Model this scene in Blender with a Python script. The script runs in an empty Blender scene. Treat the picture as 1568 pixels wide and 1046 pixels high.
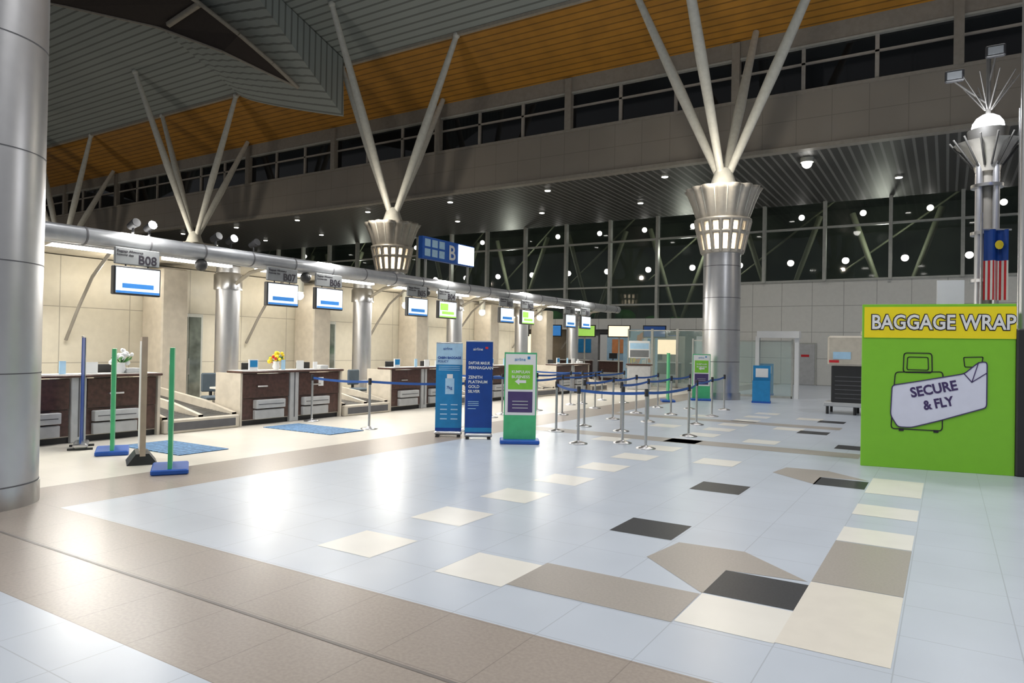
import bpy, math, random
from mathutils import Vector, Matrix
random.seed(7)
sc=bpy.context.scene
try: sc.view_settings.view_transform='Standard'
except Exception: pass

# ------------------------------------------------------------------ materials
MATS={}
def mat(name,col,rough=.5,metal=0.,emit=0.,ecol=None,var=.06,nscale=6.,spec=.5,alpha=1.):
    if name in MATS: return MATS[name]
    m=bpy.data.materials.new(name);m.use_nodes=True
    nt=m.node_tree;b=nt.nodes['Principled BSDF']
    b.inputs['Roughness'].default_value=rough
    b.inputs['Metallic'].default_value=metal
    b.inputs['Specular IOR Level'].default_value=spec
    tc=nt.nodes.new('ShaderNodeTexCoord');n=nt.nodes.new('ShaderNodeTexNoise')
    n.inputs['Scale'].default_value=nscale
    nt.links.new(tc.outputs['Object'],n.inputs['Vector'])
    cr=nt.nodes.new('ShaderNodeValToRGB')
    c=Vector(col)
    cr.color_ramp.elements[0].position=.35;cr.color_ramp.elements[1].position=.65
    cr.color_ramp.elements[0].color=(*(c*(1-var)),1);cr.color_ramp.elements[1].color=(*[min(1,v) for v in c*(1+var)],1)
    nt.links.new(n.outputs['Fac'],cr.inputs['Fac'])
    nt.links.new(cr.outputs['Color'],b.inputs['Base Color'])
    if emit>0:
        b.inputs['Emission Color'].default_value=(*(ecol or col),1)
        b.inputs['Emission Strength'].default_value=emit
    if alpha<1: b.inputs['Alpha'].default_value=alpha
    MATS[name]=m
    return m
def base_link(m):
    nt=m.node_tree;b=nt.nodes['Principled BSDF'];l=b.inputs['Base Color'].links[0]
    return nt,b,l.from_socket
def add_grid(m,sx,sy,axes='xy',off=(0,0),width=.008,dark=.7):
    """dark joint lines on a grid (object coordinates)"""
    nt,b,src=base_link(m)
    tc=nt.nodes.new('ShaderNodeTexCoord');sep=nt.nodes.new('ShaderNodeSeparateXYZ')
    nt.links.new(tc.outputs['Object'],sep.inputs[0])
    outs=[]
    for a,s,o in zip(axes,(sx,sy),off):
        if not s: continue
        ad=nt.nodes.new('ShaderNodeMath');ad.operation='ADD';ad.inputs[1].default_value=1000*s-o
        nt.links.new(sep.outputs['XYZ'.index(a.upper())],ad.inputs[0])
        md=nt.nodes.new('ShaderNodeMath');md.operation='MODULO';md.inputs[1].default_value=s
        nt.links.new(ad.outputs[0],md.inputs[0])
        lt=nt.nodes.new('ShaderNodeMath');lt.operation='LESS_THAN';lt.inputs[1].default_value=width
        nt.links.new(md.outputs[0],lt.inputs[0]);outs.append(lt.outputs[0])
    f=outs[0]
    if len(outs)>1:
        mx=nt.nodes.new('ShaderNodeMath');mx.operation='MAXIMUM'
        nt.links.new(outs[0],mx.inputs[0]);nt.links.new(outs[1],mx.inputs[1]);f=mx.outputs[0]
    mix=nt.nodes.new('ShaderNodeMix');mix.data_type='RGBA';mix.blend_type='MULTIPLY'
    nt.links.new(f,mix.inputs[0]);nt.links.new(src,mix.inputs[6])
    mix.inputs[7].default_value=(dark,dark,dark,1)
    nt.links.new(mix.outputs[2],b.inputs['Base Color'])
    return m

FL=dict(rough=.30,nscale=1.3,var=.03,spec=.33)
M_hall=add_grid(mat('floor_tile_pale_blue',(.50,.55,.625),**FL),.61,.61,off=(-.23,4.25),width=.007,dark=.76)
M_cream=add_grid(mat('floor_tile_cream',(.70,.66,.59),**FL),.61,.61,off=(-.23,4.25),width=.006,dark=.85)
M_brown=add_grid(mat('floor_tile_granite',(.33,.285,.25),rough=.32,nscale=45,var=.07,spec=.33),.61,.7,off=(-.23,2.2),width=.007,dark=.72)
M_taupe=mat('floor_tile_taupe',(.36,.33,.30),rough=.33,nscale=50,var=.05,spec=.33)
M_white=mat('floor_tile_white',(.76,.74,.69),rough=.3,nscale=3,var=.02,spec=.33)
M_beige=mat('floor_tile_beige',(.71,.67,.60),rough=.3,var=.02,spec=.33)
M_black=mat('floor_tile_black',(.03,.032,.038),rough=.38,nscale=60,var=.25,spec=.33)
M_groove=mat('floor_joint_metal',(.17,.15,.14),rough=.4)

M_ceil=add_grid(mat('ceiling_metal_grey',(.29,.325,.315),rough=.6,var=.03,nscale=.4),0,.36,width=.09,dark=.5)
M_orange=add_grid(mat('ceiling_timber_orange',(.40,.185,.018),rough=.6,nscale=1.2,var=.10),0,.3,width=.06,dark=.5)
M_dark=mat('opening_shade',(.03,.022,.02),rough=.8)
M_beam=mat('beam_beige',(.34,.31,.26),rough=.6)
M_fascia=add_grid(mat('fascia_taupe_panel',(.26,.235,.205),rough=.5,nscale=.5,var=.05),1.28,1.1,axes='xz',off=(0,9.72),width=.03,dark=.75)
M_fascia2=mat('fascia_pier',(.27,.25,.22),rough=.5)
M_lampmetal=mat('lamp_arm_metal',(.05,.048,.045),rough=.6)
M_soffit=add_grid(mat('soffit_slats',(.16,.16,.155),rough=.5,var=.04),.36,0,axes='xy',width=.26,dark=.2)
M_glassd=mat('window_glass_night',(.005,.006,.008),rough=.04,spec=.5,var=.3,nscale=.3)
M_glassg=mat('window_glass_green',(.02,.035,.03),rough=.03,spec=.9,var=.3,nscale=.25,alpha=.42)
M_night=mat('night_backdrop',(.05,.06,.045),rough=.9,var=.6,nscale=.35)
M_olive=mat('exterior_strut',(.15,.165,.105),rough=.6)
M_wire=mat('pendant_wire',(.01,.01,.01),rough=.8)
M_frame=mat('window_frame_alu',(.44,.45,.42),rough=.4,metal=.2)
M_frame2=mat('clerestory_frame',(.34,.32,.29),rough=.5)
M_wallw=add_grid(mat('wall_panel_white',(.66,.66,.63),rough=.35,var=.02),1.53,1.4,axes='xz',width=.03,dark=.55)
M_wallc=add_grid(mat('wall_panel_cream',(.56,.525,.435),rough=.45,var=.03),1.5,1.2,axes='yz',width=.02,dark=.6)
M_alu=mat('column_aluminium',(.60,.60,.62),rough=.34,metal=.85,var=.02)
M_seam=mat('column_seam',(.10,.10,.11),rough=.5)
M_steel=mat('brushed_steel',(.55,.55,.56),rough=.28,metal=1.)
M_strut=mat('strut_white_paint',(.60,.60,.55),rough=.45)
M_cap=mat('capital_fluted_metal',(.50,.47,.42),rough=.4,metal=.4)
M_pipe=mat('gantry_pipe_grey',(.30,.31,.33),rough=.35,metal=.4)
M_canopy=mat('canopy_underside',(.40,.37,.31),rough=.5)
M_wood=mat('counter_wenge',(.075,.036,.028),rough=.3,var=.25,nscale=12)
M_cgrey=mat('counter_grey_laminate',(.46,.47,.48),rough=.4)
M_cream2=mat('counter_cream',(.56,.51,.43),rough=.4)
M_top=mat('counter_top_white',(.72,.71,.68),rough=.25)
M_blk=mat('black_plastic',(.02,.02,.022),rough=.5)
M_rub=mat('rubber_belt',(.06,.058,.055),rough=.6)
M_wh=mat('white_print',(.78,.79,.80),rough=.4,var=.01)
M_lamp=mat('lamp_lens',(1,1,1),emit=14,ecol=(1,.97,.9))
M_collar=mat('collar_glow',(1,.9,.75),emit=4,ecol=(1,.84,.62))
M_tube=mat('fluorescent_tube',(1,1,1),emit=9,ecol=(1,.98,.92))
M_flood=mat('floodlight_lens',(1,1,1),emit=50,ecol=(.95,.97,1))
M_cyan=mat('banner_cyan',(.015,.22,.50),rough=.4)
M_navy=mat('banner_navy',(.006,.055,.30),rough=.4)
M_green=mat('banner_green',(.22,.58,.05),rough=.4)
M_teal=mat('banner_green_edge',(.07,.46,.20),rough=.4)
M_blue=mat('blue_base',(.012,.09,.42),rough=.4)
M_purple=mat('banner_purple',(.07,.045,.15),rough=.4)
M_lblue=mat('banner_lightblue',(.40,.62,.82),rough=.4)
M_booth=mat('booth_green',(.21,.54,.03),rough=.45,var=.015)
M_yel=mat('booth_yellow',(.88,.72,.012),rough=.45,var=.01)
M_ink=mat('black_ink',(.015,.012,.02),rough=.5)
M_ink2=mat('purple_ink',(.05,.03,.12),rough=.5)
M_lil=mat('luggage_wrap_white',(.70,.72,.86),rough=.4,var=.02)
M_belt=mat('barrier_belt_blue',(.02,.09,.34),rough=.6)
M_scr=mat('screen_white',(.6,.65,.7),emit=.75,ecol=(.85,.94,1))
M_scrb=mat('screen_blue',(.03,.18,.55),emit=.35,ecol=(.08,.38,.95))
M_scrg=mat('screen_green',(.3,.6,.1),emit=.6,ecol=(.40,.75,.12))
M_sgrey=mat('desk_number_sign',(.17,.18,.19),rough=.5)
M_mat=add_grid(mat('floor_mat_blue',(.08,.16,.28),rough=.9,nscale=25,var=.3),.16,0,width=.05,dark=1.8)
M_red=mat('red_fabric',(.60,.02,.03),rough=.7)
M_yf=mat('yellow_fabric',(.85,.65,.03),rough=.7)
M_leaf=mat('leaf',(.05,.20,.04),rough=.6)
M_chair=mat('chair_fabric',(.09,.12,.15),rough=.8)
M_sky=mat('sign_blue',(.01,.07,.30),rough=.4,emit=.12,ecol=(.01,.10,.45))
M_postg=mat('panel_wood_edge',(.46,.36,.28),rough=.5)
M_skin=mat('mural_orange',(.75,.30,.12),rough=.5)
M_pgl=mat('partition_glass',(.45,.62,.60),rough=.05,alpha=.25)
M_dgl=mat('door_glass_dark',(.10,.115,.10),rough=.06,spec=.8,var=.4,nscale=3)
M_exit=mat('exit_sign_green',(.05,.8,.4),emit=1.6,ecol=(.05,.8,.4))
M_lbox=mat('sign_lightbox',(.8,.9,1),emit=3.0,ecol=(.78,.92,1))
M_shopglow=mat('shop_lightbox_warm',(1,.85,.6),emit=1.3,ecol=(1,.8,.5))

# ------------------------------------------------------------------ mesh builder
class Bd:
    def __init__(s,name,loc=(0,0,0),rot=0.):
        s.name=name;s.v=[];s.f=[];s.mi=[];s.sm=[];s.mats=[]
        s.W=Matrix.Translation(Vector(loc))@Matrix.Rotation(math.radians(rot),4,'Z')
        s.M=Matrix.Identity(4)
    def idx(s,m):
        if m not in s.mats: s.mats.append(m)
        return s.mats.index(m)
    def add(s,vs,fs,m,smooth=False):
        o=len(s.v);i=s.idx(m)
        s.v+=[tuple(s.M@Vector(v)) for v in vs]
        for f in fs:
            s.f.append([o+k for k in f]);s.mi.append(i);s.sm.append(smooth)
        return s
    def box(s,x0,x1,y0,y1,z0,z1,m,b=0.):
        if b>0:  # chamfered box
            c=min(b,(x1-x0)/3,(y1-y0)/3,(z1-z0)/3);vs=[];
            rings=[(z0,c),(z0+c,0),(z1-c,0),(z1,c)]
            for z,i in rings:
                xa,xb,ya,yb=x0+i,x1-i,y0+i,y1-i
                vs+=[(xa+c,ya,z),(xb-c,ya,z),(xb,ya+c,z),(xb,yb-c,z),(xb-c,yb,z),(xa+c,yb,z),(xa,yb-c,z),(xa,ya+c,z)]
            fs=[list(range(7,-1,-1)),list(range(24,32))]
            for r in range(3):
                for k in range(8):
                    a=r*8+k;bb=r*8+(k+1)%8;fs.append((a,bb,bb+8,a+8))
            return s.add(vs,fs,m)
        vs=[(x,y,z) for z in (z0,z1) for x,y in ((x0,y0),(x1,y0),(x1,y1),(x0,y1))]
        return s.add(vs,[(3,2,1,0),(4,5,6,7),(0,1,5,4),(1,2,6,5),(2,3,7,6),(3,0,4,7)],m)
    def cyl(s,p0,p1,r0,r1,m,n=16,caps=True,smooth=True):
        p0=Vector(p0);p1=Vector(p1);d=(p1-p0).normalized()
        a=d.orthogonal().normalized();b=d.cross(a)
        vs=[]
        for p,r in ((p0,r0),(p1,r1)):
            for k in range(n):
                t=2*math.pi*k/n;vs.append(p+(a*math.cos(t)+b*math.sin(t))*r)
        s.add(vs,[(k,(k+1)%n,n+(k+1)%n,n+k) for k in range(n)],m,smooth)
        if caps: s.add(vs,[list(range(n-1,-1,-1)),list(range(n,2*n))],m)
        return s
    def lathe(s,prof,m,n=32,c=(0,0),nf=0,smooth=True,caps=True):
        vs=[]
        for r,z,*fl in prof:
            fa=fl[0] if fl else 0
            for k in range(n):
                t=2*math.pi*k/n;rr=r*(1+fa*(abs(math.sin(t*nf/2))-.5)) if nf else r
                vs.append((c[0]+rr*math.cos(t),c[1]+rr*math.sin(t),z))
        fs=[]
        for i in range(len(prof)-1):
            for k in range(n):
                a=i*n+k;b=i*n+(k+1)%n;fs.append((a,b,b+n,a+n))
        s.add(vs,fs,m,smooth)
        if caps:
            L=(len(prof)-1)*n
            s.add(vs,[list(range(n-1,-1,-1)),list(range(L,L+n))],m)
        return s
    def poly(s,pts,m): return s.add(pts,[list(range(len(pts)))],m)
    def ball(s,c,r,m,n=12,sz=1.):
        prof=[(max(.001,r*math.sin(math.pi*i/8)),c[2]-r*sz*math.cos(math.pi*i/8)) for i in range(9)]
        return s.lathe(prof,m,n=n,c=(c[0],c[1]))
    def prism(s,pts,y0,y1,m):   # pts in XZ
        n=len(pts);vs=[(x,y0,z) for x,z in pts]+[(x,y1,z) for x,z in pts]
        return s.add(vs,[list(range(n)),list(range(2*n-1,n-1,-1))]+[(k,n+k,n+(k+1)%n,(k+1)%n) for k in range(n)],m)
    def line(s,pts,w,y,m,th=.006): # ribbon outline in XZ plane
        for (x0,z0),(x1,z1) in zip(pts[:-1],pts[1:]):
            d=Vector((x1-x0,0,z1-z0));L=d.length
            if L<1e-6: continue
            d/=L;nn=Vector((-d.z,0,d.x))*w/2;e=d*w*.35
            a=Vector((x0,0,z0))-e;b=Vector((x1,0,z1))+e
            s.prism([((a+nn).x,(a+nn).z),((a-nn).x,(a-nn).z),((b-nn).x,(b-nn).z),((b+nn).x,(b+nn).z)],y-th,y,m)
    def text(s,t,x,z,y,m,size=.1,width=None,align='LEFT',rot=0.,off=0.,ext=.002,sp=1.):
        cu=bpy.data.curves.new('t','FONT');cu.body=t;cu.size=size;cu.align_x=align;cu.offset=off;cu.extrude=ext
        cu.resolution_u=3;cu.space_character=sp
        ob=bpy.data.objects.new('t',cu);sc.collection.objects.link(ob)
        dg=bpy.context.evaluated_depsgraph_get();dg.update()
        me=ob.evaluated_get(dg).to_mesh()
        vs=[v.co.copy() for v in me.vertices];fs=[list(p.vertices) for p in me.polygons]
        ob.evaluated_get(dg).to_mesh_clear()
        bpy.data.objects.remove(ob);bpy.data.curves.remove(cu)
        if not vs: return s
        k=1.
        if width:
            w=max(v.x for v in vs)-min(v.x for v in vs);k=width/w
        R=Matrix.Rotation(math.radians(rot),3,'Z')
        out=[]
        for v in vs:
            q=R@Vector((v.x*k,v.y,0));out.append((x+q.x,y-ext-v.z,z+q.y))
        return s.add(out,fs,m)
    def done(s):
        me=bpy.data.meshes.new(s.name);me.from_pydata(s.v,[],s.f)
        for m in s.mats: me.materials.append(m)
        me.polygons.foreach_set('material_index',s.mi);me.polygons.foreach_set('use_smooth',s.sm)
        me.update()
        ob=bpy.data.objects.new(s.name,me);ob.matrix_world=s.W
        sc.collection.objects.link(ob);return ob

def light(name,kind,loc,power,col=(1,1,1),size=.3,target=None,spot=120,blend=.6,sy=None):
    l=bpy.data.lights.new(name,kind);l.energy=power;l.color=col
    if kind=='AREA':
        l.size=size
        if sy: l.shape='RECTANGLE';l.size_y=sy
    else: l.shadow_soft_size=size
    if kind=='SPOT': l.spot_size=math.radians(spot);l.spot_blend=blend
    o=bpy.data.objects.new(name,l);o.location=loc;sc.collection.objects.link(o)
    if target is not None:
        o.rotation_euler=(Vector(target)-Vector(loc)).to_track_quat('-Z','Y').to_euler()
    return o

# ------------------------------------------------------------------ floor
b=Bd('floor')
def fq(x0,x1,y0,y1,m,z=0): b.poly([(x0,y0,z),(x1,y0,z),(x1,y1,z),(x0,y1,z)],m)
fq(-17,14,-12,2.2,M_hall);fq(-90,14,2.2,3.62,M_brown);fq(-90,-17,-12,2.2,M_hall)
fq(-90,-8.8,3.62,41,M_cream);fq(-8.8,-7.6,3.62,41,M_brown);fq(-7.6,14,3.62,41,M_hall)
z=.0015
def tile(x,y,m,w=.6,d=.6): fq(x,x+w,y,y+d,m,z)
for j in range(14): tile(-4.5,4.17+1.21*j,M_white)
tile(-3.27,4.2,M_white)
for y in (10.5,13.5,16.2,19): tile(-3.27,y,M_white)
for y in (12.0,15,18): tile(-5.7,y,M_white)
fq(-2.67,-1.45,4.27,4.88,M_taupe,z)
tile(-1.44,4.92,M_black);tile(-1.44,4.3,M_white)
fq(-.84,-.24,4.32,5.62,M_beige,z)
fq(-.84,-.24,5.63,6.98,M_taupe,z);tile(-.84,7.0,M_white);tile(-.84,8.25,M_white);tile(-.84,9.6,M_white,d=1.2)
tile(-2.68,6.1,M_black);tile(-2.68,8.5,M_black);tile(-1.46,9.8,M_black);tile(-2.7,15.8,M_black);tile(-2.7,18.6,M_black);tile(-1.7,13.7,M_black)
for oy in (0,4.9):
    b.poly([(-2.08,5.5+oy,z),(-1.44,4.9+oy,z),(-1.44,5.52+oy,z),(-.86,5.6+oy,z),(-1.44,6.12+oy,z),(-2.0,6.08+oy,z)],M_taupe)
fq(-7.6,-1.2,12.6,13.2,M_taupe,z);fq(-7.6,-2,17.0,17.6,M_taupe,z)
fq(-17,14,2.86,2.885,M_groove,z)
b.done()

# ------------------------------------------------------------------ ceiling
def zr(y): return 15.9+.33*(25.3-y)
b=Bd('ceiling')
b.poly([(-90,-12,zr(-12)),(16,-12,zr(-12)),(16,25.3,15.9),(-90,25.3,15.9)],M_ceil)
b.poly([(-90,25.3,15.9),(16,25.3,15.9),(16,29.1,14.3),(-90,29.1,14.3)],M_orange)
b.box(-90,16,25.2,25.4,15.78,15.92,M_beam)
for xo in (0,-31,):
    A0=Vector((-33.7+xo,25,15.5));B0=Vector((-25.7+xo,25,13.1))
    n=10;low=[];up=[];top=[]
    for i in range(n+1):
        t=i/n;x=A0.x+(B0.x-A0.x)*t;zz=A0.z+(B0.z-A0.z)*(t**.85)
        low.append((x,25,zz));top.append((x,24.9,15.95));up.append((x,19.5-2*t,zr(19.5-2*t)-.03))
    vs=low+up;b.add(vs,[(i,i+1,n+2+i,n+1+i) for i in range(n)],M_ceil,True)
    vs=low+top;b.add(vs,[(i,i+1,n+2+i,n+1+i) for i in range(n)],M_ceil)
    b.poly([low[-1],up[-1],(-25.7+xo,24.9,15.95)],M_ceil)
    e1=[(-27.2,23.4,14.3),(-27.4,22,15.05),(-27.9,20.5,15.95),(-29,19.2,17.1),(-30.1,17,18.3),(-31,14,19.3),(-32,11,20.3)]
    e2=[(-27.2,23.4,14.3),(-28.0,22.4,14.75),(-29.5,20.8,15.6),(-33,19.6,17.1),(-37.2,17.4,18.2),(-41,15,19),(-46,12.5,19.9)]
    q=[(x+xo,y,zz) for x,y,zz in e1];r_=[(x+xo,y,zz) for x,y,zz in e2]
    for i in range(6): b.poly([q[i],q[i+1],r_[i+1],r_[i]],M_dark)  # flat dark sheet, the shade of the roof opening put in as colour
    for i in range(6):
        b.cyl(q[i],q[i+1],.10,.10,M_beam,n=6);b.cyl(r_[i],r_[i+1],.07,.07,M_beam,n=6)
    b.cyl((q[3][0],q[3][1],q[3][2]-.02),(r_[3][0]+1,r_[3][1],r_[3][2]-.1),.16,.16,M_beam,n=6)
b.done()

# ------------------------------------------------------------------ upper wall (fascia) with clerestory
b=Bd('wall_upper')
b.box(-90,16,29,29.3,9.7,11.9,M_fascia)
b.box(-90,16,28.93,29.3,13.65,14.4,M_fascia2)
b.box(-90,16,28.9,29.05,11.82,11.95,M_fascia2)
b.box(-90,16,28.85,29.25,9.62,9.78,M_fascia2)
x=.25+7.68
while x>-90:
    b.box(x-.16,x+.16,28.8,29.2,11.9,14.3,M_fascia2);x-=7.68
b.done()
b=Bd('window_clerestory')
b.box(-90,16,29.1,29.2,11.9,13.7,M_glassd)
x=.25+5.12+2.56
while x>-90:
    b.box(x-.07,x+.07,29.0,29.12,11.95,13.65,M_frame2);x-=2.56
b.box(-90,16,29.0,29.12,12.95,13.03,M_frame2)
b.box(-90,16,28.9,29.12,13.60,13.68,M_frame)
b.done()
b=Bd('ceiling_soffit')
b.box(-90,16,29.2,40.2,9.7,9.85,M_soffit)
lamps=[]
for i in range(-9,2):
    for y,dx in ((30.6,0.),(35.5,3.)):
        lamps.append((i*6.1+1.2+dx,y))
for x,y in lamps:
    b.cyl((x,y,9.62),(x,y,9.72),.17,.17,M_frame,n=12)
    b.cyl((x,y,9.60),(x,y,9.63),.14,.14,M_lamp,n=12)
b.cyl((-4.95,30.6,9.52),(-4.95,30.6,9.70),.26,.26,M_frame,n=16);b.ball((-4.95,30.6,9.48),.20,M_lamp)
b.done()
for i,(x,y) in enumerate(lamps):
    if x>-45: light('soffit_downlight','SPOT',(x,y,9.3),290,(1,.96,.9),.12,(x,y,0),140,.8)

# ------------------------------------------------------------------ glazed end wall
b=Bd('window_end_wall')
b.box(-90,16,40,40.06,5.5,9.8,M_glassg)
b.box(-90,-11,40,40.06,3.6,5.5,M_glassg)
xs=[.6-3.06*k for k in range(-4,29)]
for x in xs:
    z0=5.5 if x>-11 else 3.6
    b.box(x-.08,x+.08,39.7,40.02,z0,9.75,M_frame)
for zz in (5.55,8.35): b.box(-90,16,39.82,40.02,zz-.05,zz+.05,M_frame)
b.box(-90,-11,39.8,40.02,4.4,4.5,M_frame)
b.done()
b=Bd('wall_end')
b.box(-11,16,39.9,40.3,0,5.5,M_wallw)
b.box(-90,-11,39.6,40.1,2.95,3.6,M_wallw)
b.box(-90,-11,40.2,40.4,0,3.6,mat('shop_wall_dark',(.10,.09,.08),rough=.6))
for x in [-14-6.12*k for k in range(12)]: b.box(x-.25,x+.25,39.5,40.2,0,2.95,M_alu)
b.done()
b=Bd('exterior_forecourt_canopy')
b.box(-95,20,52,52.2,-.2,14,M_night);b.box(-95,20,40.4,52,11.5,11.6,M_night);b.box(-95,20,40.4,52,-.2,-.1,M_night)  # dark box added to keep the grey world out behind the glass
for k in range(15):
    x=-2.5-6.12*k
    for dx in (-2.2,2.2): b.cyl((x,44,3.2),(x+dx,44.5,9.8),.12,.17,M_olive,n=8)
    b.lathe([(.3,-.1),(.3,2.6),(.55,3.3)],M_olive,n=16,c=(x,44))
    b.cyl((x-3,46.5,6.6),(x+3,44,10.5),.06,.06,M_olive,n=6)
for k in range(-4,22):
    x=-2.1-3.1*k
    b.cyl((x,46,7.5),(x,46,11.5),.008,.008,M_wire,n=4);b.cyl((x,46,7.3),(x,46,7.6),.20,.10,M_wire,n=12);b.ball((x,45.95,7.28),.2,M_lamp,n=10)
    if k<7 or k%2==0:
        b.cyl((x-1.8,41.8,9.35),(x-1.8,41.8,11.5),.008,.008,M_wire,n=4);b.ball((x-1.8,41.8,9.3),.16,M_lamp,n=10)  # upper row added, stands in for lamps mirrored in the glass
for k in range(18): # kerb-side planting
    x=-11-2.4*k+random.uniform(-.5,.5);b.ball((x,48+random.uniform(-1,1),4.0+random.uniform(-.4,.6)),random.uniform(.6,1.1),M_leaf,n=10,sz=.7);b.cyl((x,48,-.1),(x,48,3.6),.1,.07,M_olive,n=6)
b.done()
for x in (-3,-14,-27,-42): light('forecourt_fill','POINT',(x,43.0,8),420,(.95,1,.85),.3)  # bare points added to brighten struts and backdrop behind the glass
b=Bd('wall_left');b.box(-90.2,-90,-12,41,0,20,M_fascia2);b.done()
b=Bd('shop_display',(0,38.9,0))
for x0,x1,m in ((-20,-18.6,M_scr),(-17.9,-17.3,M_wh),(-16.6,-15.4,M_skin),(-15.3,-14.6,M_lblue),(-13.6,-13.1,M_navy),(-23.5,-21.5,M_shopglow),(-26,-24.8,M_yf),(-30,-28,M_scr),(-35,-33,M_skin),(-40,-37,M_shopglow)):
    b.box(x0,x1,0,.12,.9,2.6,m);b.box(x0-.05,x1+.05,.02,.2,0,.9,M_cgrey);b.box(x0-.06,x1+.06,.03,.2,2.6,2.7,M_blk)
b.done()
b=Bd('mural_poster',(-13.9,33,0),20)
b.box(0,1.7,0,.1,.3,2.75,M_lblue);b.box(-.05,1.75,.02,.12,.0,.3,M_cgrey)
for i in range(18):
    x=random.uniform(.05,1.2);zz=random.uniform(.4,2.3)
    b.prism([(x,zz),(x+random.uniform(.15,.4),zz+random.uniform(-.1,.1)),(x+random.uniform(.1,.35),zz+random.uniform(.2,.4)),(x+.02,zz+.25)],-.012-.001*i,0,random.choice([M_skin,M_wh,M_red,M_yf,M_cyan,M_skin,M_postg]))
b.done()
b=Bd('information_kiosk',(-11.3,28.6,0),25)
b.box(-.5,.5,-.2,.3,0,1.05,M_cgrey,b=.03);b.box(-.55,.55,-.25,.35,1.05,1.1,M_wood);b.box(-.45,.45,-.05,.05,1.35,2.1,M_wh,b=.02);b.box(-.4,.4,-.06,-.05,1.75,2.0,M_lblue);b.box(-.4,.4,-.06,-.05,1.4,1.7,M_sgrey)
for x in (-.3,.3): b.cyl((x,0,1.1),(x,0,1.36),.02,.02,M_steel,n=8)
b.done()
b=Bd('gate_display_screens',(-14.2,31.5,0),15)
for k in range(5):
    x=-5+1.7*k
    b.box(x,x+1.1,-.05,.05,2.3,2.9,M_blk,b=.01);b.box(x+.05,x+1.05,-.056,-.05,2.35,2.85,(M_scr,M_scrb,M_scrg,M_shopglow,M_sky)[k])
    b.cyl((x+.55,.03,0),(x+.55,.03,2.4),.04,.04,M_frame,n=8);b.cyl((x+.55,.03,0),(x+.55,.03,.04),.25,.25,M_steel,n=16)
b.done()
for k in range(4):
    b=Bd('transfer_desk',(-19+2.6*k,35.5,0),8)
    b.box(0,1.9,0,.7,0,1.05,M_wood,b=.02);b.box(-.05,1.95,-.08,.75,1.05,1.1,M_top);b.box(.1,1.8,-.03,0,.15,.45,M_cgrey)
    b.box(.5,.95,.3,.35,1.2,1.5,M_blk);b.cyl((.72,.32,1.1),(.72,.32,1.25),.03,.03,M_blk,n=6)
    b.box(.0,1.9,1.6,1.7,0,2.5,(M_cgrey,M_lblue,M_canopy,M_wh)[k])
    b.box(.3,1.5,1.58,1.6,1.5,2.3,(M_cyan,M_skin,M_shopglow,M_navy)[k]);b.done()
b=Bd('door_service',(-6.4,39.88,0))
b.box(-.55,.55,-.04,0,0,2.25,M_frame);b.box(-.47,.47,-.07,-.03,.02,2.17,M_cgrey)
b.box(-.36,-.30,-.13,-.07,.95,1.1,M_steel);b.box(-.2,.2,-.08,-.07,1.5,1.62,M_red)
b.done()
b=Bd('exit_sign',(-10.6,39.6,4.35));b.box(-.5,.5,0,.12,-.18,.18,M_blk);b.box(-.45,.45,-.01,0,-.14,.14,M_exit);b.cyl((0,.06,.18),(0,.3,.3),.03,.03,M_blk,n=6);b.done()

# ------------------------------------------------------------------ main columns
def column(xc,yc=25.3):
    b=Bd('column_with_struts',(xc,yc,0))
    b.lathe([(.65,0),(.65,5.3)],M_alu,n=40)
    b.lathe([(.69,0),(.69,.25)],M_steel,n=40)
    for zz in (1.33,2.46,3.6,4.73): b.lathe([(.655,zz),(.655,zz+.02)],M_seam,n=40,caps=False)
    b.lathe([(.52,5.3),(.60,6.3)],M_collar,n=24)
    b.lathe([(.74,5.2),(.74,5.32)],M_cap,n=32)
    for k in range(16):
        t=2*math.pi*(k+.5)/16;c,s_=math.cos(t),math.sin(t)
        b.cyl((.70*c,.70*s_,5.25),(.93*c,.93*s_,6.35),.075,.095,M_cap,n=6)
    b.lathe([(.82,5.85),(.90,5.87),(.92,5.97),(.84,5.99)],M_cap,n=32)
    b.lathe([(.90,6.28),(1.0,6.3),(1.0,6.42),(.9,6.44)],M_cap,n=32)
    b.lathe([(.88,6.4,.04),(.95,6.6,.06),(1.05,6.95,.08),(1.2,7.35,.10),(1.3,7.5,.11),(1.2,7.52,.08),(.6,7.3,0)],M_cap,n=64,nf=16)
    for k in range(16):
        t=2*math.pi*k/16;c,s_=math.cos(t),math.sin(t)
        b.cyl((.84*c,.84*s_,6.4),(1.2*c,1.2*s_,7.5),.02,.03,M_strut,n=5)
    b.lathe([(.75,7.25),(.45,7.75),(.3,8.2),(.2,8.3)],M_strut,n=24)
    for tx,ty,tz in ((3.6,0,15.8),(-3.6,0,15.8),(-.9,-3.3,16.9),(.3,3.4,14.6)):
        p0=Vector((tx*.03,ty*.03,7.9));p1=Vector((tx,ty,tz));pm=p0.lerp(p1,.45)
        b.cyl(p0,pm,.13,.20,M_strut,n=14,caps=False);b.cyl(pm,p1,.20,.12,M_strut,n=14)
        b.ball(p1,.16,M_strut)
    b.done()
    light('capital_uplight','POINT',(xc+.3,yc-1.9,7.9),170,(1,.9,.75),.15)
for xc in (-6.9,-22.6,-38.2,-53.8,-69.4,8.8): column(xc)

b=Bd('column_foreground',(-8.48,3.13,0))
b.lathe([(.62,0),(.62,zr(3.1)-.1)],M_alu,n=64)
b.lathe([(.632,0),(.632,.22)],M_steel,n=64)
zz=.22
while zz<20: b.lathe([(.623,zz),(.623,zz+.012)],M_seam,n=64,caps=False);zz+=1.125
b.done()

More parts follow.
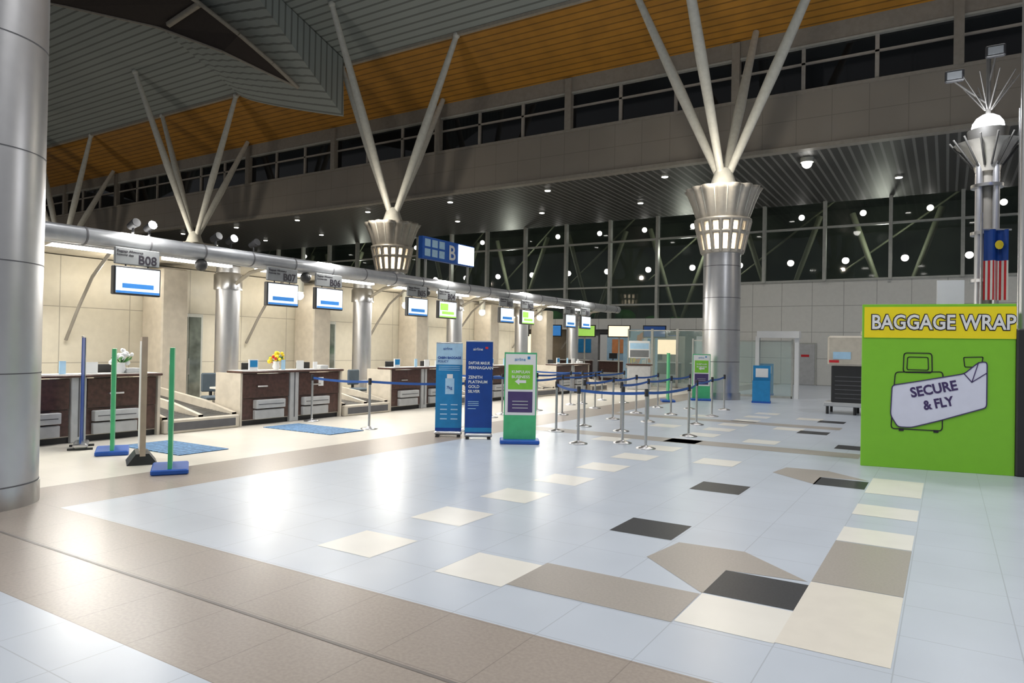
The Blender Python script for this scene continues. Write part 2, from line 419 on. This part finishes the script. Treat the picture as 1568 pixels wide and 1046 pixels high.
# ------------------------------------------------------------------ check-in hall block
b=Bd('wall_checkin_back')
b.box(-16.4,-16,0,26.5,0,3.5,M_wallc)
b.box(-16.0,-15.95,0,26.5,0,.12,M_cgrey)
for k in range(6):
    y=6+4.5*k
    b.box(-16,-15.2,y-1.2,y-.55,0,3.4,M_cream2,b=.03)
b.done()
for k in range(5):
    y=10.0+4.5*k
    b=Bd('door_staff',(-15.93,y,0),90)
    b.box(0,.8,-.05,0,0,2.4,M_frame);b.box(.06,.38,-.07,-.05,.08,2.32,M_dgl);b.box(.42,.74,-.07,-.05,.08,2.32,M_dgl)
    b.box(.12,.32,-.08,-.07,1.5,1.65,M_yf);b.cyl((.4,-.1,.9),(.4,-.1,1.3),.015,.015,M_steel,n=6);b.done()
b=Bd('canopy_gantry')
b.box(-16.4,-12.6,0,27.5,3.52,3.62,M_canopy)
b.cyl((-12.3,0,3.45),(-12.3,28.5,3.45),.15,.15,M_pipe,n=24)
b.cyl((-12.62,0,3.36),(-12.62,28.5,3.36),.05,.05,M_pipe,n=10)
for k in range(26):
    y=.6+1.1*k;b.cyl((-12.3,y,3.45),(-12.3,y+.03,3.45),.158,.158,M_seam,n=24)
for k in range(6):
    y=6+4.5*k
    pts=[(-14.5,2.7),(-14.2,3.1),(-13.7,3.33),(-13.1,3.42),(-12.4,3.42)]
    for (x0,z0),(x1,z1) in zip(pts[:-1],pts[1:]): b.cyl((x0,y,z0),(x1,y,z1),.045,.045,M_canopy,n=8)
    pts=[(-15.9,1.7),(-15.4,2.4),(-14.9,3.0),(-14.2,3.5)]
    for (x0,z0),(x1,z1) in zip(pts[:-1],pts[1:]): b.cyl((x0,y+1.6,z0),(x1,y+1.6,z1),.035,.035,M_fascia2,n=8)
for k in range(12):
    y=1.5+2.25*k
    b.box(-13.55,-13.40,y,y+1.55,3.36,3.42,M_tube);b.box(-13.58,-13.37,y-.03,y+1.58,3.42,3.53,M_frame)
for k in range(12):
    y=2.1+2.25*k
    b.cyl((-15.3,y,3.14),(-15.3,y,3.5),.12,.12,M_frame,n=12);b.ball((-15.3,y,3.05),.12,M_lamp)
for y in (8.3,10.9,15.2,19.5):
    b.ball((-12.3,y,3.2),.12,M_blk)
b.done()
for k in range(6):
    y=2.5+4.5*k
    light('canopy_tube_light','AREA',(-13.2,y,3.33),215,(1,.965,.89),.5,(-12.1,y,0),sy=3.5)
    light('canopy_wall_light','POINT',(-15.0,y+1.1,3.0),27,(1,.90,.72),.08)
for k in range(6):
    b=Bd('pillar_checkin',(-14.5,6+4.5*k,0))
    b.lathe([(.27,0),(.27,3.5)],M_alu,n=24);b.lathe([(.32,2.95),(.32,3.3),(.27,3.35)],M_steel,n=24);b.lathe([(.3,0),(.3,.15)],M_steel,n=24)
    b.done()

def flowers(b,x,y,z0,c1,c2,sc_=1.):
    b.lathe([(.05,z0),(.08,z0+.06),(.06,z0+.14),(.075,z0+.18)],M_wh,n=14,c=(x,y))
    for k in range(26):
        a=random.uniform(0,6.28);r=random.uniform(0,.15)*sc_;zz=z0+.22+random.uniform(0,.16)*sc_-r*.4
        p=(x+r*math.cos(a),y+r*math.sin(a),zz)
        b.cyl((x,y,z0+.15),p,.004,.004,M_leaf,n=4,caps=False)
        b.ball(p,random.uniform(.025,.04)*sc_,c1 if k%3 else c2,n=6)
    for k in range(10):
        a=random.uniform(0,6.28);p=Vector((x+.15*math.cos(a),y+.15*math.sin(a),z0+.24))
        b.add([(x,y,z0+.15),p+Vector((0,.02,.02)),p+Vector((.03,0,.06)),p-Vector((0,.02,0))],[(0,1,2,3)],M_leaf)

def island(y0,i):
    b=Bd('checkin_counter',(-12.2,y0,0),90)   # local x -> world +Y, local -y -> world +X
    L=2.7
    b.box(0,L,.06,.75,0,.10,M_blk)
    for s in (0,1):
        x0=0 if s==0 else L/2+.12;x1=L/2-.12 if s==0 else L
        b.box(x0,x1,.05,.70,.10,1.0,M_cream2)
        b.box(x0+.02,x1-.02,0.0,.05,.56,1.06,M_wood,b=.006)
        b.box(x0+.02,x1-.02,.02,.05,.12,.55,M_wood)
        g0=x0+.30 if s==0 else x0+.10
        b.box(g0,g0+.75,-.10,.03,.34,.52,M_cgrey,b=.01)
        b.box(g0,g0+.75,-.06,.03,.12,.31,M_cgrey,b=.01)
        b.box(g0+.05,g0+.70,-.105,-.10,.42,.435,M_seam)
        b.cyl((x0+.35,-.05,.80),(x0+.6,-.05,.80),.018,.018,M_steel,n=8)
        for hx in (x0+.36,x0+.59): b.cyl((hx,-.05,.8),(hx,.02,.8),.01,.01,M_steel,n=6)
        b.box(x0,x1,.30,1.05,.72,.76,M_top)
        b.box(x0+.3,x0+.34,.9,1.0,0,.72,M_cgrey)
        mx=(x0+x1)/2
        b.box(mx-.2,mx+.2,.55,.59,.98,1.28,M_blk,b=.01);b.cyl((mx,.6,.76),(mx,.6,1.0),.03,.025,M_blk,n=8);b.box(mx-.1,mx+.1,.5,.68,.76,.78,M_blk)
        b.box(mx-.2,mx+.2,.78,.92,.76,.785,M_blk)
    b.box(L/2-.12,L/2+.12,-.02,.72,0,1.10,M_cgrey,b=.01)
    b.box(L/2-.01,L/2+.01,-.03,-.02,.1,1.08,M_seam)
    for xe in (-.05,L): b.prism([(xe,0),(xe+.05,0),(xe+.05,1.08),(xe,1.08)],-.03,.78,M_cream2)
    b.box(-.06,L+.06,-.09,.42,1.08,1.125,M_wood,b=.01)
    b.box(-.03,L+.03,-.06,.40,1.125,1.135,M_top)
    b.box(.25,.47,.10,.13,1.135,1.36,M_wh);b.box(.27,.45,.095,.1,1.2,1.34,M_cyan)
    b.box(2.0,2.12,.12,.14,1.135,1.30,M_wh);b.box(2.2,2.45,.1,.3,1.135,1.22,M_cgrey,b=.01)
    b.box(1.5,1.7,.1,.12,1.135,1.33,M_wh);b.box(1.1,1.2,.12,.14,1.135,1.35,M_lblue)
    if i%2: b.box(2.05,2.2,-.006,0,.75,.95,M_wh)
    if i==1: flowers(b,1.0,.18,1.135,M_yf,M_red,1.2)
    if i==0: flowers(b,2.15,.2,1.135,M_wh,M_wh,1.2)
    b.done()
for i in range(5): island(4.7+4.5*i,i)

for i in range(5):
    y0=7.5+4.5*i
    b=Bd('baggage_conveyor',(-12.1,y0,0),90);L=1.6
    b.box(0.05,L-.05,.1,3.2,.0,.22,M_cream2);b.box(.0,L,0,.12,0,.26,M_cream2,b=.02)
    for x0,x1 in ((.10,.74),(.86,1.50)):
        b.add([(x0,.12,.26),(x1,.12,.26),(x1,1.1,.34),(x0,1.1,.34),(x0,2.9,.55),(x1,2.9,.55)],[(0,1,2,3),(3,2,5,4)],M_rub)
        for k in range(8): b.box(x0,x1,.2+k*.11,.21+k*.11,.27+k*.009,.275+k*.009,M_steel)
    for x0 in (.02,.755,L-.1):
        b.prism([(x0,.1),(x0+.09,.1),(x0+.09,.3),(x0,.3)],.1,.12,M_cream2)
        b.add([(x0,.1,.30),(x0+.09,.1,.30),(x0+.09,1.1,.50),(x0,1.1,.50),(x0+.09,3.,.72),(x0,3.,.72),
               (x0,.1,.1),(x0+.09,.1,.1),(x0+.09,1.1,.1),(x0,1.1,.1),(x0+.09,3.,.1),(x0,3.,.1)],
              [(0,1,2,3),(3,2,4,5),(0,3,9,6),(3,5,11,9),(1,7,8,2),(2,8,10,4),(0,6,7,1)],M_cream2)
    b.box(.1,L-.1,-.005,0,.05,.2,M_seam)
    b.done()
    if i<4:
        b=Bd('office_chair',(-13.75,9.2+.45+4.5*i,0),70+20*(i%3))
        b.box(-.23,.23,-.22,.22,.44,.52,M_chair,b=.03);b.box(-.21,.21,.19,.26,.60,1.02,M_chair,b=.03)
        b.box(-.03,.03,.22,.27,.46,.65,M_blk);b.cyl((0,0,.1),(0,0,.45),.03,.03,M_steel,n=8)
        for k in range(5):
            t=k*1.2566;b.cyl((0,0,.1),(.27*math.cos(t),.27*math.sin(t),.06),.02,.015,M_blk,n=6);b.ball((.27*math.cos(t),.27*math.sin(t),.035),.035,M_blk,n=8)
        b.done()

def desk_screen(y,num,m=None):
    b=Bd('desk_display_screen',(-12.15,y,0),90)
    b.box(-.40,.40,-.03,.03,3.03,3.32,M_sgrey,b=.01)
    b.text('B%02d'%num,.0,3.06,-.033,M_ink,size=.22,off=.003)
    b.text('Baggage Allowance',-.37,3.24,-.033,M_ink,size=.06);b.text('Economy class',-.37,3.18,-.033,M_ink,size=.05)
    b.cyl((-.2,.0,2.95),(-.2,0,3.08),.015,.015,M_blk,n=6);b.cyl((.2,.0,2.95),(.2,0,3.08),.015,.015,M_blk,n=6)
    b.box(-.42,.42,-.05,.06,2.50,3.0,M_blk,b=.012)
    b.box(-.39,.39,-.056,-.05,2.53,2.97,M_scr)
    b.box(-.28,.28,-.06,-.056,2.62,2.70,m or M_scrb)
    b.box(-.39,.39,-.06,-.056,2.53,2.57,m or M_scrb)
    if m: b.box(-.36,.0,-.06,-.056,2.73,2.92,m)
    b.done()
n=9
for i in range(5):
    for dy in (.92,2.25):
        y=4.7+4.5*i+dy;n-=1
        if y<6: n+=1;continue
        desk_screen(y,max(n,1),M_scrg if i in (2,3) and dy>1 else None)

b=Bd('gantry_spotlights',(-12.3,0,0))
for y,lit in ((6.95,0),(7.25,1),(8.6,0),(8.95,1),(9.5,0)):
    b.cyl((0,y,3.61),(0,y,3.72),.02,.02,M_blk,n=6);b.cyl((-.10,y,3.74),(.1,y,3.80),.06,.08,M_blk,n=12)
    b.cyl((.1,y,3.80),(.115,y,3.805),.075,.075,M_flood if lit else M_blk,n=12)
b.done()
light('gantry_spot_light','POINT',(-12.0,7.3,4.0),22,(1,.98,.95),.04)
light('gantry_spot_light','POINT',(-12.0,9.0,4.0),22,(1,.98,.95),.04)

# ------------------------------------------------------------------ zone sign above the canopy
b=Bd('hanging_zone_sign',(-16,19.4,0),90)
b.box(0,3.2,-.1,.1,4.85,5.65,M_sky,b=.01)
for r in range(2):
    for c in range(3): b.box(.12+.42*c,.44+.42*c,-.11,-.1,4.95+.35*r,5.22+.35*r,M_lblue)
b.text('B',1.52,4.97,-.11,M_wh,size=.78,off=.012)
b.box(2.15,3.16,-.12,-.1,4.89,5.61,M_lbox)
for xx in (.3,2.9): b.cyl((xx,0,3.62),(xx,0,4.85),.05,.05,M_frame,n=8)
b.done()

# ------------------------------------------------------------------ banners
def banner(name,x,y,rot,w,h,style):
    b=Bd(name,(x,y,0),rot);hw=w/2
    if style=='green':
        b.box(-hw-.06,hw+.06,-.22,.22,0,.07,M_blue,b=.015)
        b.box(-hw,hw,-.025,.025,.07,h,M_teal)
        b.box(-hw+.02,hw-.02,-.03,-.025,.50,h-.03,M_wh)
        b.box(-hw+.07,hw-.07,-.034,-.03,.96,h-.22,M_green)
        b.box(-hw+.07,hw-.07,-.034,-.03,.55,.92,M_purple)
        b.text('KUMPULAN',-hw+.13,h-.37,-.034,M_wh,size=.07,width=w-.26,off=.001);b.text('BUSINESS',-hw+.13,h-.46,-.034,M_wh,size=.07,width=w-.26,off=.001)
        b.prism([(-.10,1.10),(-.02,1.16),(-.02,1.125),(.10,1.125),(.10,1.075),(-.02,1.075),(-.02,1.04)],-.038,-.034,M_wh)
        for k in range(3): b.box(-.14,.14,-.038,-.034,.62+.06*k,.635+.06*k,M_cgrey)
        b.text('airline',-.11,h-.15,-.031,M_cyan,size=.08)
        b.box(.12,.17,-.034,-.03,h-.12,h-.07,M_cyan)
    else:
        b.box(-hw-.01,hw+.01,-.1,.1,.03,.10,M_steel,b=.02)
        for sx in (-hw+.05,hw-.05): b.box(sx-.03,sx+.03,-.17,.17,0,.03,M_blk)
        b.box(-hw,hw,-.006,.006,.10,h,M_cyan if style=='cyan' else M_navy)
        b.cyl((-hw,0,h+.01),(hw,0,h+.01),.014,.014,M_steel,n=8);b.cyl((0,.03,.1),(0,.03,h),.01,.01,M_steel,n=6)
        if style=='cyan':
            b.box(-hw,hw,-.009,-.006,h-.40,h,M_lblue)
            b.text('airline',-.12,h-.12,-.01,M_navy,size=.07)
            b.text('CABIN BAGGAGE',-hw+.03,h-.29,-.01,M_navy,size=.06,width=w-.06,off=.002);b.text('POLICY',-hw+.03,h-.36,-.01,M_navy,size=.06)
            b.box(-.07,.1,-.01,-.006,.80,1.1,M_lblue);b.box(-.04,.07,-.012,-.01,1.1,1.18,M_wh)
            for k in range(3): b.box(-hw+.05,hw-.05,-.01,-.006,1.25+.035*k,1.26+.035*k,M_lblue)
            b.text('7kg',-.05,.9,-.013,M_navy,size=.08)
            for k in range(4):
                for q in (-.16,.04): b.box(q,q+.13,-.01,-.006,.32+.09*k,.34+.09*k,M_lblue)
            b.box(-hw,hw,-.01,-.006,.1,.16,M_navy)
        else:
            b.text('airline',-.12,h-.16,-.008,M_wh,size=.075)
            b.box(.11,.16,-.01,-.006,h-.13,h-.09,M_red)
            for k,t in enumerate(('DAFTAR MASUK','PERNIAGAAN','','ZENITH','PLATINUM','GOLD','SILVER')):
                if t: b.text(t,-hw+.05,h-.42-.088*k,-.008,M_wh,size=.075,off=.0015,width=(w-.1) if k<1 else None)
            for k in range(3): b.box(-hw+.05,0.0,-.01,-.006,h-1.12-.035*k,h-1.11-.035*k,M_lblue)
            b.box(-hw+.05,-.05,-.01,-.006,.55,.56,M_lblue);b.box(-hw,hw,-.01,-.006,.12,.2,M_cyan)
    return b.done()
banner('rollup_banner',-8.02,10.65,33,.50,1.76,'cyan')
banner('rollup_banner',-7.40,10.75,35,.50,1.80,'navy')
banner('signboard_stand',-6.48,10.72,33,.58,1.62,'green')
banner('signboard_stand',-7.9,22.6,115,.6,1.62,'green')
banner('signboard_stand',-7.2,24.0,25,.6,1.6,'green')
banner('rollup_banner',-11.55,5.78,-29.5,.55,1.74,'navy')
banner('signboard_stand',-10.72,5.82,-30,.58,1.58,'green')
banner('signboard_stand',-8.66,5.46,-33.5,.58,1.62,'green')
b=Bd('display_panel_stand',(-9.6,5.62,0),-28)
b.box(-.3,.3,-.035,.035,.12,1.76,M_postg);b.box(-.27,.27,-.041,-.035,.2,1.7,M_wh);b.add([(-.3,-.19,0),(.3,-.19,0),(.3,.19,0),(-.3,.19,0),(-.28,-.08,.15),(.28,-.08,.15),(.28,.08,.15),(-.28,.08,.15)],[(3,2,1,0),(4,5,6,7),(0,1,5,4),(1,2,6,5),(2,3,7,6),(3,0,4,7)],M_blk)
b.done()

# ------------------------------------------------------------------ queue barriers
def stanchion(p,nxt=None):
    b=Bd('queue_stanchion',(p[0],p[1],0))
    b.lathe([(.17,0),(.17,.015),(.10,.035),(.04,.05),(.03,.06)],M_steel,n=24)
    b.lathe([(.025,.05),(.025,.92)],M_steel,n=12);b.lathe([(.034,.90),(.034,1.01),(.028,1.03)],M_blk,n=14)
    if nxt:
        d=Vector((nxt[0]-p[0],nxt[1]-p[1],0))
        seg=6;vs=[]
        for i in range(seg+1):
            t=i/seg;q=d*t;sag=-.03*4*t*(1-t)
            vs+=[(q.x,q.y,.935+sag),(q.x,q.y,.985+sag)]
        b.add(vs,[(2*i,2*i+2,2*i+3,2*i+1) for i in range(seg)],M_belt)
    b.done()
def run(pts):
    for i,p in enumerate(pts): stanchion(p,pts[i+1] if i+1<len(pts) else None)
run([(-6.8,12.7),(-5.6,11.3),(-4.4,11.5),(-4.35,13.7),(-4.9,16),(-5.2,18.3),(-5.5,20.6)])
run([(-5.0,11.9),(-5.75,13.6),(-6.0,15.8),(-6.2,18.0),(-6.4,20.2)])
run([(-6.75,13.9),(-6.9,15.8),(-7.1,17.8),(-7.3,20)])
run([(-8.2,13.6),(-8.4,16),(-8.6,18.4),(-8.8,21)])
run([(-9.4,14.2),(-9.5,16.6),(-9.7,19),(-9.8,21.5)])
run([(-11.9,10.8),(-9.95,10.55),(-8.3,11.6)])
run([(-11.7,15.2),(-9.6,15.0)])
run([(-11.7,19.7),(-9.6,19.6)])
for (x0,x1,y0,y1) in ((-11.7,-9.8,9.35,10.25),(-11.3,-9.7,6.25,7.1)):
    b=Bd('floor_mat');b.box(x0,x1,y0,y1,.001,.014,M_mat,b=.004);b.done()

# ------------------------------------------------------------------ screening area
b=Bd('glass_partition')
def pane(x0,x1,y,zt=2.1,m=M_pgl):
    b.box(x0,x1,y-.01,y+.01,.08,zt,m);b.box(x0,x1,y-.03,y+.03,0,.08,M_frame);b.box(x0,x1,y-.02,y+.02,zt,zt+.05,M_frame)
    for x in (x0,x1): b.box(x-.03,x+.03,y-.03,y+.03,0,zt+.1,M_frame)
for k in range(3): pane(-8.6+1.27*k,-7.4+1.27*k,27.5)
b.box(-6.1,-4.6,27.3,27.7,2.25,2.5,M_wh)
for x in (-6.1,-4.7): b.box(x-.07,x+.07,27.4,27.6,0,2.3,M_wh)
for k in range(4): pane(-12.8+1.2*k,-11.65+1.2*k,31,2.6)
b.done()
for x,y in ((-6.15,29.2),(-7.6,28.6),(-5.3,24.5)):
    b=Bd('luggage_size_gauge',(x,y,0),10)
    b.box(-.3,.3,-.25,.25,0,.06,M_blue);b.box(-.28,.28,.18,.22,.06,1.25,M_cyan);b.box(-.28,-.25,-.22,.2,.06,.75,M_blue);b.box(.25,.28,-.22,.2,.06,.75,M_blue);b.box(-.28,.28,-.24,-.2,.06,.75,M_cyan)
    b.box(-.2,.2,.17,.18,.85,1.15,M_wh);b.done()

b=Bd('xray_scanner',(-1.75,21.9,0))
b.box(-1.2,1.2,-.5,.5,.22,.34,M_cgrey,b=.02)
for x in (-1.1,-.4,.4,1.1):
    for y in (-.4,.4): b.cyl((x,y,0),(x,y,.24),.04,.04,M_blk,n=8)
b.box(-1.0,1.0,-.5,-.36,.34,1.36,M_blk,b=.02);b.box(-1.0,1.0,.36,.5,.34,1.36,M_blk,b=.02)
b.box(-.98,.98,-.36,.36,.40,.62,M_rub);b.box(-1.0,1.0,-.36,.36,1.25,1.36,M_blk)
b.box(-1.10,1.10,-.55,.55,1.36,2.2,M_cream2,b=.05)
for s in (-1,1):
    for k in range(7): b.box(s*.98-.01,s*.98+.01,-.35+k*.1,-.26+k*.1,.64,1.25,M_rub)
b.box(-.95,-.5,-.57,-.55,1.55,1.75,M_lblue);b.box(-.3,.3,-.2,.2,2.2,2.35,M_cream2,b=.03);b.box(-1.05,-.8,-.565,-.55,1.45,1.52,M_red)
for k in range(6): b.box(-.9,.9,-.505,-.5,.45+.12*k,.47+.12*k,M_seam)
b.done()

# ------------------------------------------------------------------ baggage wrap booth
b=Bd('baggage_wrap_booth',(-1.1,11.9,0),10.5)
W=1.97;H=2.46
b.box(0,W,0,.06,0,H,M_booth,b=.004)
b.box(.35,.41,.06,1.5,0,H-.05,M_booth);b.box(W-.06,W,.06,1.5,0,H-.05,M_booth)
b.box(.025,W-.0,-.012,0,1.955,H-.04,M_yel)
b.text('BAGGAGE WRAP',.115,2.09,-.013,M_ink,off=.020,size=.30,width=1.86)
b.text('BAGGAGE WRAP',.118,2.09,-.02,M_wh,off=.006,size=.30,width=1.835)
S=124.
def P(x,y): return ((x-1317)/S,(714-y)/100.)
y=-.001
def rounded(pts,r=4,n=4):
    out=[];N=len(pts)
    for i in range(N):
        p0=Vector(pts[i-1]);p=Vector(pts[i]);p1=Vector(pts[(i+1)%N])
        a=p+(p0-p).normalized()*r;c=p+(p1-p).normalized()*r
        for k in range(n+1):
            t=k/n;q=a.lerp(p,t).lerp(p.lerp(c,t),t);out.append((q.x,q.y))
    out.append(out[0]);return out
b.line([P(*q) for q in rounded([(1373,570),(1450,568),(1450,655),(1367,655)],6)],.014,y,M_ink)
b.line([P(*q) for q in rounded([(1387,541),(1432,541),(1433,570),(1386,570)],5)],.014,y,M_ink)
b.line([P(*q) for q in rounded([(1393,547),(1426,547),(1427,566),(1392,566)],3)],.012,y,M_ink)
b.line([P(*q) for q in rounded([(1482,546),(1512,545),(1509,560),(1484,560)],2)],.012,y,M_ink)
for xx in (1384,1440): b.box(P(xx-4,0)[0],P(xx+4,0)[0],-.01,0,.56,.6,M_ink)
wrap=rounded([(1368,590),(1410,583),(1483,570),(1505,553),(1518,552),(1518,618),(1445,640),(1400,652),(1378,652),(1366,635)],5,3)
b.prism([P(*q) for q in wrap[:-1]][::-1],-.008,-.001,M_lil)
b.line([P(*q) for q in wrap],.014,-.009,M_ink2)
b.line([P(*q) for q in ((1483,570),(1495,582),(1518,568))],.012,-.009,M_ink2)
b.line([P(*q) for q in ((1495,582),(1505,553))],.012,-.009,M_ink2)
b.text('SECURE',*P(1400,607),-.009,M_ink2,size=.20,width=.61,rot=13,off=.006)
b.text('& FLY',*P(1421,625),-.009,M_ink2,size=.19,width=.40,rot=13,off=.006)
b.box(W,W+.25,-.05,.5,0,2.1,M_blk,b=.02)
b.done()

# ------------------------------------------------------------------ lamp column, pole, flags
b=Bd('decorative_lamp_column',(.62,16,0))
for k in range(4):
    t=math.pi/4+k*math.pi/2;c,s_=math.cos(t)*.19,math.sin(t)*.19
    b.cyl((c,s_,0),(c,s_,5.4),.06,.06,M_alu,n=12)
b.lathe([(.12,0),(.12,5.4)],M_fascia2,n=12)
b.lathe([(.33,0),(.33,.15)],M_steel,n=24)
for zz in (1.3,2.2,3.1,4.0,4.9): b.lathe([(.27,zz),(.27,zz+.06)],M_steel,n=24)
b.lathe([(.2,5.2),(.24,5.35),(.42,5.65),(.56,5.74)],M_cap,n=32,caps=False)
for k in range(14):
    t=2*math.pi*k/14;c,s_=math.cos(t),math.sin(t)
    b.cyl((.24*c,.24*s_,5.3),(.62*c,.62*s_,5.82),.018,.018,M_lampmetal,n=6)
for k in range(10): # slim fan of arms carrying the upper spots
    t=2*math.pi*k/10;c,s_=math.cos(t),math.sin(t)
    b.cyl((.06*c,.06*s_,6.4),(.5*c,.5*s_,7.0),.014,.010,M_lampmetal,n=6)
b.lathe([(.26,5.74),(.32,5.85),(.34,6.0)],M_lampmetal,n=24,caps=False)
b.ball((0,0,6.04),.27,M_flood,n=20)
b.cyl((0,0,6.25),(0,0,7.4),.04,.04,M_lampmetal,n=8);b.cyl((0,0,5.4),(0,0,5.8),.1,.12,M_lampmetal,n=12)
for dx,dz in ((-.55,7.0),(.1,7.35)):
    b.cyl((0,0,dz-.5),(dx,-.1,dz),.02,.02,M_lampmetal,n=6)
    b.box(dx-.16,dx+.16,-.2,-.08,dz-.02,dz+.2,M_blk,b=.02);b.box(dx-.12,dx+.12,-.21,-.2,dz+.02,dz+.16,M_sgrey)
b.done()
light('lamp_column_light','POINT',(.30,15.0,6.0),150,(.95,.97,1),.1)
b=Bd('flag_pole',(1.0,13.4,0));b.cyl((0,0,0),(0,0,11),.06,.05,M_alu,n=14);b.lathe([(.16,0),(.16,.04)],M_steel,n=16);b.done()
def flag(x,y,kind):
    b=Bd('hanging_flag',(x,y,0),25)
    n=14;w=.36;z1=3.95;z0=2.7
    cols=[M_red,M_wh]
    for i in range(n):
        x0=-w/2+w*i/n;x1=-w/2+w*(i+1)/n
        f=lambda q:.05*math.sin(q*26)
        if kind=='stripe':
            b.add([(x0,f(x0),z0),(x1,f(x1),z0),(x1,f(x1),3.4),(x0,f(x0),3.4)],[(0,1,2,3)],cols[i%2])
            b.add([(x0,f(x0),3.4),(x1,f(x1),3.4),(x1,f(x1),z1),(x0,f(x0),z1)],[(0,1,2,3)],M_navy)
        else:
            b.add([(x0,f(x0),z0),(x1,f(x1),z0),(x1,f(x1),z1-.6),(x0,f(x0),z1-.6)],[(0,1,2,3)],M_yf)
            b.add([(x0,f(x0),z1-.6),(x1,f(x1),z1-.6),(x1,f(x1),z1+1.6),(x0,f(x0),z1+1.6)],[(0,1,2,3)],M_navy)
    zt=z1 if kind=='stripe' else z1+1.6
    if kind=='stripe':
        b.prism([(.07*math.cos(t)+.02,3.67+.08*math.sin(t)) for t in [k*.5 for k in range(12)]],-.07,-.06,M_yf)
    b.cyl((-.25,0,zt),(.25,0,zt),.015,.015,M_steel,n=8)
    b.cyl((-.24,0,0),(-.24,0,zt+.3),.02,.02,M_steel,n=8)
    b.lathe([(.15,0),(.15,.03),(.03,.06)],M_steel,n=16,c=(-.24,0))
    b.done()
flag(.72,15.0,'stripe');flag(1.22,14.4,'plain')
b=Bd('notice_panel',(.1,17.5,0),15)
b.box(-.3,.2,-.03,.03,2.6,3.3,M_wh);b.cyl((-.25,0,0),(-.25,0,2.6),.03,.03,M_frame,n=8);b.cyl((.15,0,0),(.15,0,2.6),.03,.03,M_frame,n=8);b.done()
b=Bd('wall_notice',(-15.9,6.55,0),90);b.box(0,.34,-.02,0,2.0,2.2,M_yf);b.box(.04,.30,-.025,-.02,2.05,2.15,M_wh);b.done()

# ------------------------------------------------------------------ hall fill lamps (added overhead, out of view, to light the floor)
b=Bd('hall_fill_fittings')
fl=[(x,y) for y in (1.,8.) for x in (-11,-6.5,-2,2.5,7)]
for x,y in fl:
    b.cyl((x,y,9.9),(x,y,9.65),.25,.32,M_frame,n=16);b.cyl((x,y,9.64),(x,y,9.65),.27,.27,M_lamp,n=16);b.cyl((x,y,9.9),(x,y,zr(y)-.05),.02,.02,M_frame,n=6)
b.done()
for x,y in fl: light('hall_fill_spot','SPOT',(x,y,9.55),(600 if x>0 else 520) if x>-8 else 420,(1.,.985,.97),.3,(x,y,0),150,.7)
for x in (-3,-9,3): light('hall_fill_spot','SPOT',(x,19,15.5),1250,(1,.985,.97),.3,(x,17,0),110,.7)  # bare fill spots added above the view, no fittings modelled

# ------------------------------------------------------------------ world & camera
w=bpy.data.worlds.new('world');sc.world=w;w.use_nodes=True
bg=w.node_tree.nodes['Background'];bg.inputs[0].default_value=(.52,.53,.55,1);bg.inputs[1].default_value=.30

f=1070.;A=math.atan(666/f);p=math.atan(9.7/f);r=math.atan(.018)
F=Vector((-math.sin(A)*math.cos(p),math.cos(A)*math.cos(p),math.sin(p)));R=Vector((math.cos(A),math.sin(A),0));U=R.cross(F)
R2=R*math.cos(r)+U*math.sin(r);U2=U*math.cos(r)-R*math.sin(r)
cam=bpy.data.cameras.new('camera');cam.sensor_width=36;cam.lens=36*f/1568;cam.clip_end=300
co=bpy.data.objects.new('camera',cam);sc.collection.objects.link(co)
co.matrix_world=Matrix(((R2.x,U2.x,-F.x,0),(R2.y,U2.y,-F.y,0),(R2.z,U2.z,-F.z,1.7),(0,0,0,1)))
sc.camera=co
